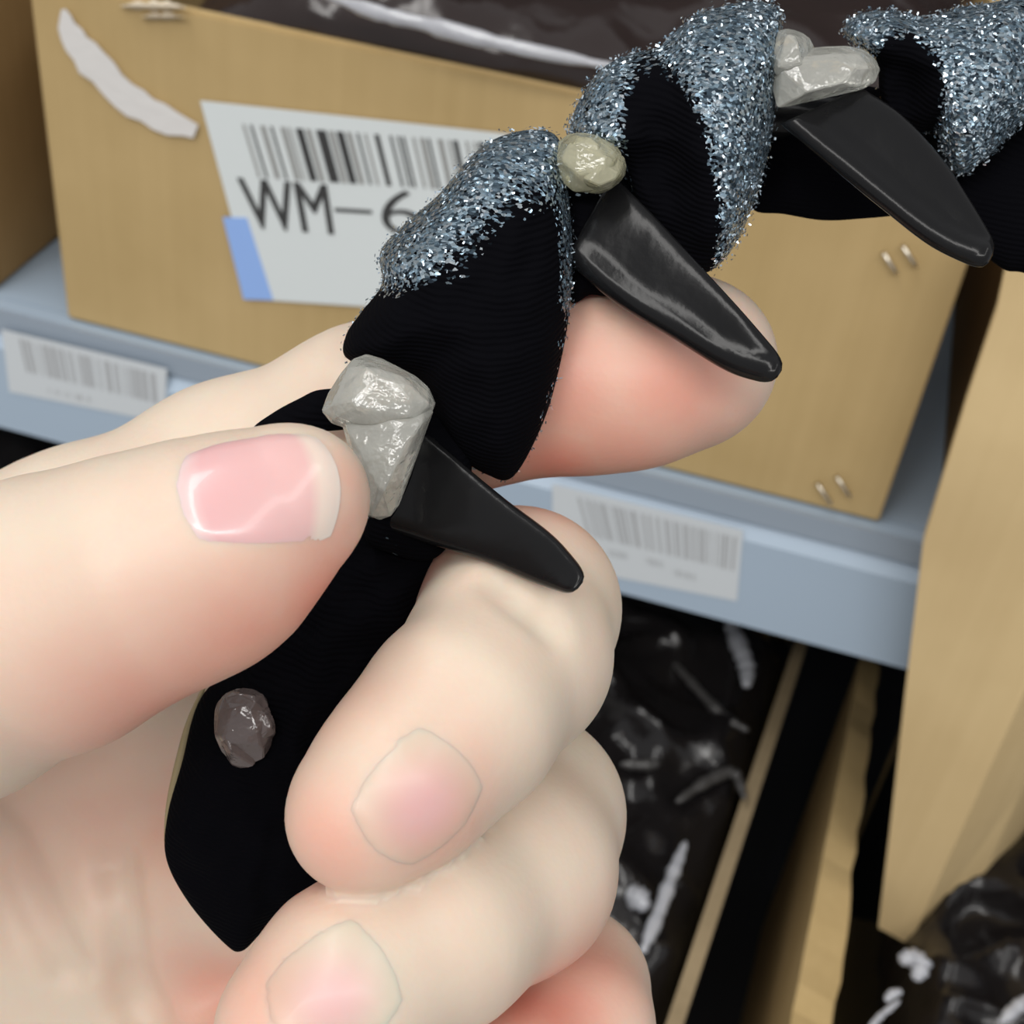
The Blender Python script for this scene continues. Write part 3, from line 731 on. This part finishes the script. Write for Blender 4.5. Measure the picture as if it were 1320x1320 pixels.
# ------------------------------------------------------------------ the hair claw
claw = thing('hair_claw', 'black glitter fabric hair claw with plastic teeth, held in the bare hand', 'hair claw', c2w(mm(470, 760, 134)))
def pillow(name, outline, centre, depth, front, back, mat, parent=claw, n=150, rings=36, tilt=(0, 0), power=0.5, ridge=None, wob=0.0, depths=None, smooth=True, seed=0):
    """a plump folded piece of cloth: rim seen along outline at the given depth, bulging front mm towards the viewer and back mm away"""
    O = spline(outline, n, True); c = np.array(centre, float); V = []; Pp = []; rho = []; F = []
    rs = np.sin(np.linspace(0, 1, rings + 1) * math.pi / 2)[1:]
    for side in (1, -1):
        V.append(None); Pp.append(c); rho.append((0, side))
        for r in (rs if side == 1 else rs[:-1]):
            for k in range(n): Pp.append(c + (O[k] - c) * r); rho.append((r, side))
    Pp = np.array(Pp); out = []
    for (x, y), (r, side) in zip(Pp, rho):
        z = depth + tilt[0] * (x - c[0]) + tilt[1] * (y - c[1])
        h = max(0, 1 - r * r) ** power
        if side == 1:
            z -= front * h
            if ridge: z -= ridge(x, y) * min(1, h * 2)
            if wob: z -= wob * h ** 0.3 * noise.noise(Vector((x * 0.03 + seed, y * 0.03, 1.7)))
        else: z += back * h
        out.append(mm(x, y, z))
    nf = 1 + n * len(rs)
    for k in range(n): F.append((0, 1 + k, 1 + (k + 1) % n))
    for j in range(len(rs) - 1):
        for k in range(n): a = 1 + j * n; F.append((a + k, a + n + k, a + n + (k + 1) % n, a + (k + 1) % n))
    b0 = nf
    for k in range(n): F.append((b0, b0 + 1 + (k + 1) % n, b0 + 1 + k))
    m = len(rs) - 1
    for j in range(m):
        for k in range(n):
            a = b0 + 1 + j * n
            nx = (lambda q: a + n + q) if j < m - 1 else (lambda q: 1 + (len(rs) - 1) * n + q)
            F.append((a + k, a + (k + 1) % n, nx((k + 1) % n), nx(k)))
    o = mesh_obj(name, c2w(np.array(out)), F, mat, parent, smooth=smooth)
    return o, Pp, np.array(rho)
def dist_line(P, pts):
    pts = np.asarray(pts, float); d = np.full(len(P), 1e9)
    for a, b in zip(pts[:-1], pts[1:]):
        ba = b - a; t = np.clip(((P - a) @ ba) / (ba @ ba), 0, 1); d = np.minimum(d, np.linalg.norm(P - a - t[:, None] * ba, axis=1))
    return d
def band(P, pts, w0, w1):
    return np.clip((w1 - dist_line(P, pts)) / (w1 - w0), 0, 1)

FLAKE, _nt, _b = principled('lurex_flake', (0.62, 0.72, 0.80), 0.2, metal=0.85)
def flakes(o, P, R, g, count, seed):
    r = np.random.RandomState(seed); me = o.data; N = len(me.vertices)
    co = np.zeros(N * 3); me.vertices.foreach_get('co', co); co = co.reshape(-1, 3)
    no = np.array([v.normal[:] for v in me.vertices])
    ok = np.where(g > 0.45)[0]; wgt = (0.15 + R[ok, 0]) * g[ok]
    # several tiny slips of metallic yarn, each tilted its own way and standing a little proud of the weave
    pick = r.choice(ok, count, p=wgt / wgt.sum()); V = []; F = []
    for i in pick:
        nrm = no[i]; t = r.normal(size=3); t -= nrm * (t @ nrm) * 0.6; t /= np.linalg.norm(t); b = np.cross(nrm + r.normal(size=3) * 0.5, t); b /= max(np.linalg.norm(b), 1e-6)
        c = co[i] + r.normal(size=3) * 0.00018 + nrm * r.uniform(0.00003, 0.00022); l = r.uniform(0.00010, 0.00022); w = r.uniform(0.00005, 0.00010)
        k = len(V); V += [c - t * l - b * w, c + t * l - b * w, c + t * l + b * w, c - t * l + b * w]; F.append((k, k + 1, k + 2, k + 3))
    m2 = bpy.data.meshes.new('glitter_flakes'); m2.from_pydata([tuple(v) for v in V], [], F); m2.update()
    f = link('glitter_flakes', m2, o, FLAKE); f['kind'] = 'stuff'
    return f
# the strip wound under the lobes and down into the palm
core = spline([mm(305, 1180, 143), mm(320, 1040, 141), mm(395, 860, 140), mm(500, 680, 140), mm(575, 500, 141), mm(660, 350, 142), mm(770, 235, 143), mm(890, 160, 144), mm(1000, 150, 146), mm(1120, 165, 147.5), mm(1240, 215, 147.5), mm(1345, 280, 147.5)], 60)
V, F = tube_geo(core, [2.6] * 60, 16)
mesh_obj('clip_spine', c2w(V), F, PLASTIC, claw, smooth=True)

# lobe nearest the thumb
oA = [(722, 182), (733, 250), (738, 330), (734, 400), (722, 470), (700, 545), (662, 614), (628, 612), (590, 585), (556, 530), (540, 492), (500, 480), (447, 462), (446, 432), (466, 402), (492, 366), (490, 325), (520, 290), (566, 250), (604, 205), (640, 178), (690, 167)]
o, P, R = pillow('fabric_lobe', oA, (618, 400), 135, 8.0, 4.0, FABRIC, wob=0.5, ridge=lambda x, y: 1.2 * math.exp(-((x - 560 + 0.5 * (y - 300)) / 45) ** 2))
g = np.maximum.reduce([band(P, [(500, 330), (535, 320)], 28, 62) * 0.9, band(P, [(545, 285), (600, 225), (650, 185), (720, 190)], 34, 105) * 0.95, band(P, [(728, 190), (738, 300), (738, 390)], 9, 24) * 0.8, band(P, [(736, 390), (722, 480), (700, 545)], 5, 14) * 0.25])
g[R[:, 1] < 0] = 0.75
attr(o, 'glitter', g)
flakes(o, P, R, g, 2200, 1)
# lobe beyond it
oB = [(735, 172), (742, 140), (772, 92), (812, 70), (850, 60), (880, 32), (905, 16), (962, 2), (998, 8), (1008, 40), (1002, 110), (992, 190), (972, 260), (950, 312), (918, 348), (880, 352), (850, 320), (820, 270), (800, 215), (765, 190)]
o, P, R = pillow('fabric_lobe', oB, (890, 180), 138, 8.0, 4.0, FABRIC, wob=0.5, seed=4, ridge=lambda x, y: -3.6 * math.exp(-((x - 858 - 0.18 * (y - 210)) / 36) ** 2 - ((y - 215) / 120) ** 2))
dark = np.clip(1.5 - np.hypot((P[:, 0] - 862 - 0.16 * (P[:, 1] - 215)) / 46, (P[:, 1] - 235) / 125), 0, 0.5) * 2
dark = np.maximum(dark, np.clip((P[:, 1] - (P[:, 0] - 850) * 0.9 - 300) / 50, 0, 1) * (P[:, 0] < 945))
g = 0.95 * (1 - dark); g[R[:, 1] < 0] = 0.75
attr(o, 'glitter', g)
flakes(o, P, R, g, 3600, 2)
# lobe at the far end
oC = [(1088, 38), (1108, 18), (1150, 14), (1192, 24), (1235, 10), (1285, 2), (1340, -10), (1372, 60), (1345, 130), (1310, 165), (1275, 200), (1240, 224), (1222, 205), (1205, 170), (1180, 172), (1150, 160), (1134, 120), (1130, 85), (1105, 60)]
o, P, R = pillow('fabric_lobe', oC, (1235, 100), 141, 7.5, 4.0, FABRIC, wob=0.6, seed=9, ridge=lambda x, y: -3.0 * math.exp(-((x - 1172) / 30) ** 2 - ((y - 120) / 60) ** 2))
dark = np.clip(1.5 - np.hypot((P[:, 0] - 1165) / 42, (P[:, 1] - 122) / 62), 0, 0.5) * 2
g = 1.0 * (1 - dark); g[R[:, 1] < 0] = 0.75
attr(o, 'glitter', g)
flakes(o, P, R, g, 3200, 3)
# the velvet side of the band: run into the palm, behind the third tooth and past it
oD = [(480, 660), (560, 670), (560, 730), (540, 800), (500, 860), (450, 940), (430, 1040), (440, 1130), (400, 1165), (345, 1196), (312, 1226), (288, 1215), (242, 1162), (214, 1106), (216, 1050), (234, 985), (256, 905), (300, 855), (380, 770)]
o, P, R = pillow('fabric_band', oD, (360, 960), 139, 4.5, 3.5, FABRIC, wob=0.8, seed=2, tilt=(0.0, 0.004))
attr(o, 'glitter', np.where(R[:, 1] < 0, 0.7, 0.004))
oE = [(985, 130), (965, 240), (972, 271), (1010, 276), (1060, 284), (1110, 282), (1165, 276), (1215, 262), (1225, 190), (1150, 120), (1060, 110)]
o, P, R = pillow('fabric_band', oE, (1085, 195), 147, 2.5, 2.5, FABRIC, seed=6)
attr(o, 'glitter', np.where(R[:, 1] < 0, 0.7, 0.0))
oF = [(1210, 255), (1250, 215), (1300, 165), (1345, 120), (1420, 160), (1430, 330), (1380, 372), (1320, 352), (1290, 345), (1240, 300)]
o, P, R = pillow('fabric_band', oF, (1320, 250), 146, 3.5, 3.0, FABRIC, seed=7)
attr(o, 'glitter', np.where(R[:, 1] < 0, 0.7, 0.0))
oG = [(327, 553), (352, 532), (385, 514), (415, 502), (470, 505), (480, 545), (420, 556), (370, 556)]
o, P, R = pillow('fabric_fold', oG, (415, 530), 133, 1.2, 1.2, FABRIC, n=60, rings=12)
attr(o, 'glitter', np.full(len(P), 0.03))
oH = [(722, 238), (760, 228), (805, 228), (840, 262), (830, 330), (800, 380), (762, 380), (735, 388), (724, 320)]
o, P, R = pillow('fabric_band', oH, (775, 305), 138, 2.5, 2.0, FABRIC, n=80, rings=16, seed=3)
attr(o, 'glitter', np.where((P[:, 1] < 262) & (R[:, 0] > 0.2), 0.25, 0.03))
oI = [(500, 560), (560, 530), (605, 570), (600, 660), (560, 720), (500, 712), (470, 690), (478, 620)]
o, P, R = pillow('fabric_band', oI, (535, 630), 134, 2.5, 2.0, FABRIC, n=80, rings=16, seed=5)
attr(o, 'glitter', np.where(P[:, 0] < 530, 0.16, 0.01))
# pale edge of the band's backing along the palm
e = spline([mm(264, 884, 140), mm(246, 930, 141), mm(232, 985, 142), mm(219, 1040, 142.5), mm(213, 1085, 143)], 24)
TAN, _nt, _b = principled('tan_backing', (0.30, 0.24, 0.13), 0.6)
V, F = tube_geo(e, 0.55 * np.sin(np.linspace(0.25, math.pi - 0.2, 24)), 8); mesh_obj('backing_edge', c2w(V), F, TAN, claw, smooth=True)

# plastic teeth: a rounded rod along the lower edge with a thinner web above it
def tooth(low, up, d0, d1, th, rodth, n=44, seg=28):
    L = spline(low, n); U = spline(up, n); V = []; F = []
    for i in range(n):
        t = i / (n - 1); d = d0 + (d1 - d0) * t
        if t > 0.90:
            k = math.sqrt(max(0.0, 1 - ((t - 0.90) / 0.10) ** 2)); k = max(k, 0.03)
        else: k = 1
        c = (L[i] + U[i]) / 2; h = (U[i] - L[i]) / 2
        wd = np.linalg.norm(h); hr = wd * d / FPX
        rod = min(rodth, hr * 0.98)
        for q in range(seg):
            a = 2 * math.pi * q / seg; x = -math.cos(a)          # -1 at the lower edge, +1 at the upper
            # half thickness: a round rod near the lower edge, a thin web beyond
            pos = (x + 1) * hr                                    # mm from the lower edge
            rodz = math.sqrt(max(0, rod ** 2 - (pos - rod) ** 2)) if pos < 2 * rod else 0
            webz = th * math.sqrt(max(0, 1 - x ** 4)) * (1.0 - 0.35 * (x + 1) / 2)
            z = max(rodz, webz) if 0 < q < seg and q != seg // 2 else 0
            p = c + h * x * (0.3 + 0.7 * k if t > 0.9 else 1)
            V.append(mm(p[0], p[1], d + (z if math.sin(a) < 0 else -z) * k))
    for i in range(n - 1):
        for q in range(seg): F.append((i * seg + q, i * seg + (q + 1) % seg, (i + 1) * seg + (q + 1) % seg, (i + 1) * seg + q))
    F += [tuple(range(seg)), tuple(range((n - 1) * seg, n * seg))]
    return mesh_obj('tooth', c2w(np.array(V)), F, PLASTIC, claw, smooth=True)
tooth([(478, 676), (550, 700), (620, 722), (690, 752), (738, 768)], [(526, 535), (585, 588), (650, 642), (715, 692), (758, 742)], 134.5, 119, 1.4, 1.2)
tooth([(728, 336), (795, 392), (870, 438), (940, 480), (996, 496)], [(790, 225), (845, 280), (905, 345), (960, 405), (1014, 468)], 136, 125, 0.9, 1.35)
tooth([(1005, 160), (1070, 215), (1130, 264), (1200, 318), (1268, 350)], [(1110, 112), (1165, 150), (1215, 205), (1255, 265), (1286, 318)], 136, 126, 0.9, 1.5)

# lumps of clear glue that hold the cloth to the clip
def lump(hulls, depth, front, mat, seed, label):
    """crumpled clear glue: a few faceted convex chunks run together"""
    r = random.Random(seed); bm = bmesh.new(); org = Vector(claw['_org'])
    for outline, npts in hulls:
        O = spline(outline, 60, True); c = O.mean(0); vs = []
        for k in range(npts):
            q = O[r.randrange(60)]; rho = r.uniform(0.25, 1) ** 0.6; p = c + (q - c) * rho
            h = math.sqrt(max(0, 1 - rho * rho)); z = depth - front * h * r.uniform(0.85, 1.0) if k % 5 else depth + 1.5 * h
            vs.append(bm.verts.new(Vector(c2w(mm(p[0], p[1], z)).tolist()) - org))
        for q in O[::4]: vs.append(bm.verts.new(Vector(c2w(mm(q[0], q[1], depth + r.uniform(-0.6, 0.6))).tolist()) - org))
        g = bmesh.ops.convex_hull(bm, input=vs)
        bmesh.ops.delete(bm, geom=[v for v in g['geom_interior'] if isinstance(v, bmesh.types.BMVert)] , context='VERTS')
    bmesh.ops.delete(bm, geom=[e for e in bm.edges if not e.link_faces], context='EDGES')
    bmesh.ops.delete(bm, geom=[v for v in bm.verts if not v.link_faces], context='VERTS')
    bmesh.ops.bevel(bm, geom=bm.edges[:], offset=0.00010, segments=1, affect='EDGES')
    me = bpy.data.meshes.new('glue_lump'); bm.to_mesh(me); bm.free()
    o = link('glue_lump', me, claw, mat); o['label'] = label
    return o
lump([([(455, 462), (482, 457), (515, 476), (545, 490), (562, 520), (545, 548), (500, 560), (440, 552), (414, 530), (430, 495)], 40),
      ([(440, 545), (500, 520), (558, 525), (540, 570), (520, 640), (500, 668), (472, 662), (468, 600)], 30)], 128, 4.0, GLUE, 3, 'large grey clear glue lump beside the thumbnail')
lump([([(720, 182), (745, 170), (775, 178), (800, 192), (798, 225), (772, 246), (735, 246), (716, 215)], 22), ([(728, 176), (770, 174), (786, 205), (760, 225), (735, 214)], 12), ([(745, 210), (798, 196), (806, 226), (775, 250), (744, 240)], 12)], 133, 3.6, GLUE_Y, 8, 'round yellowish clear glue lump')
lump([([(1002, 40), (1030, 40), (1050, 60), (1040, 100), (1000, 100), (996, 70)], 18), ([(1000, 75), (1060, 60), (1110, 62), (1134, 86), (1122, 112), (1075, 122), (1030, 132), (1000, 138)], 26)], 136, 3.6, GLUE, 12, 'long pale clear glue lump')
lump([([(280, 905), (300, 888), (330, 890), (350, 918), (352, 955), (335, 982), (300, 985), (278, 955), (276, 925)], 20), ([(284, 900), (318, 886), (345, 902), (338, 930), (300, 936)], 12), ([(296, 925), (345, 915), (354, 950), (318, 960)], 12), ([(280, 938), (312, 950), (330, 985), (298, 986)], 10)], 134, 2.2, GLUE_DIM, 17, 'small dull glue lump on the velvet band')

for o in bpy.data.objects:
    if '_org' in o: del o['_org']
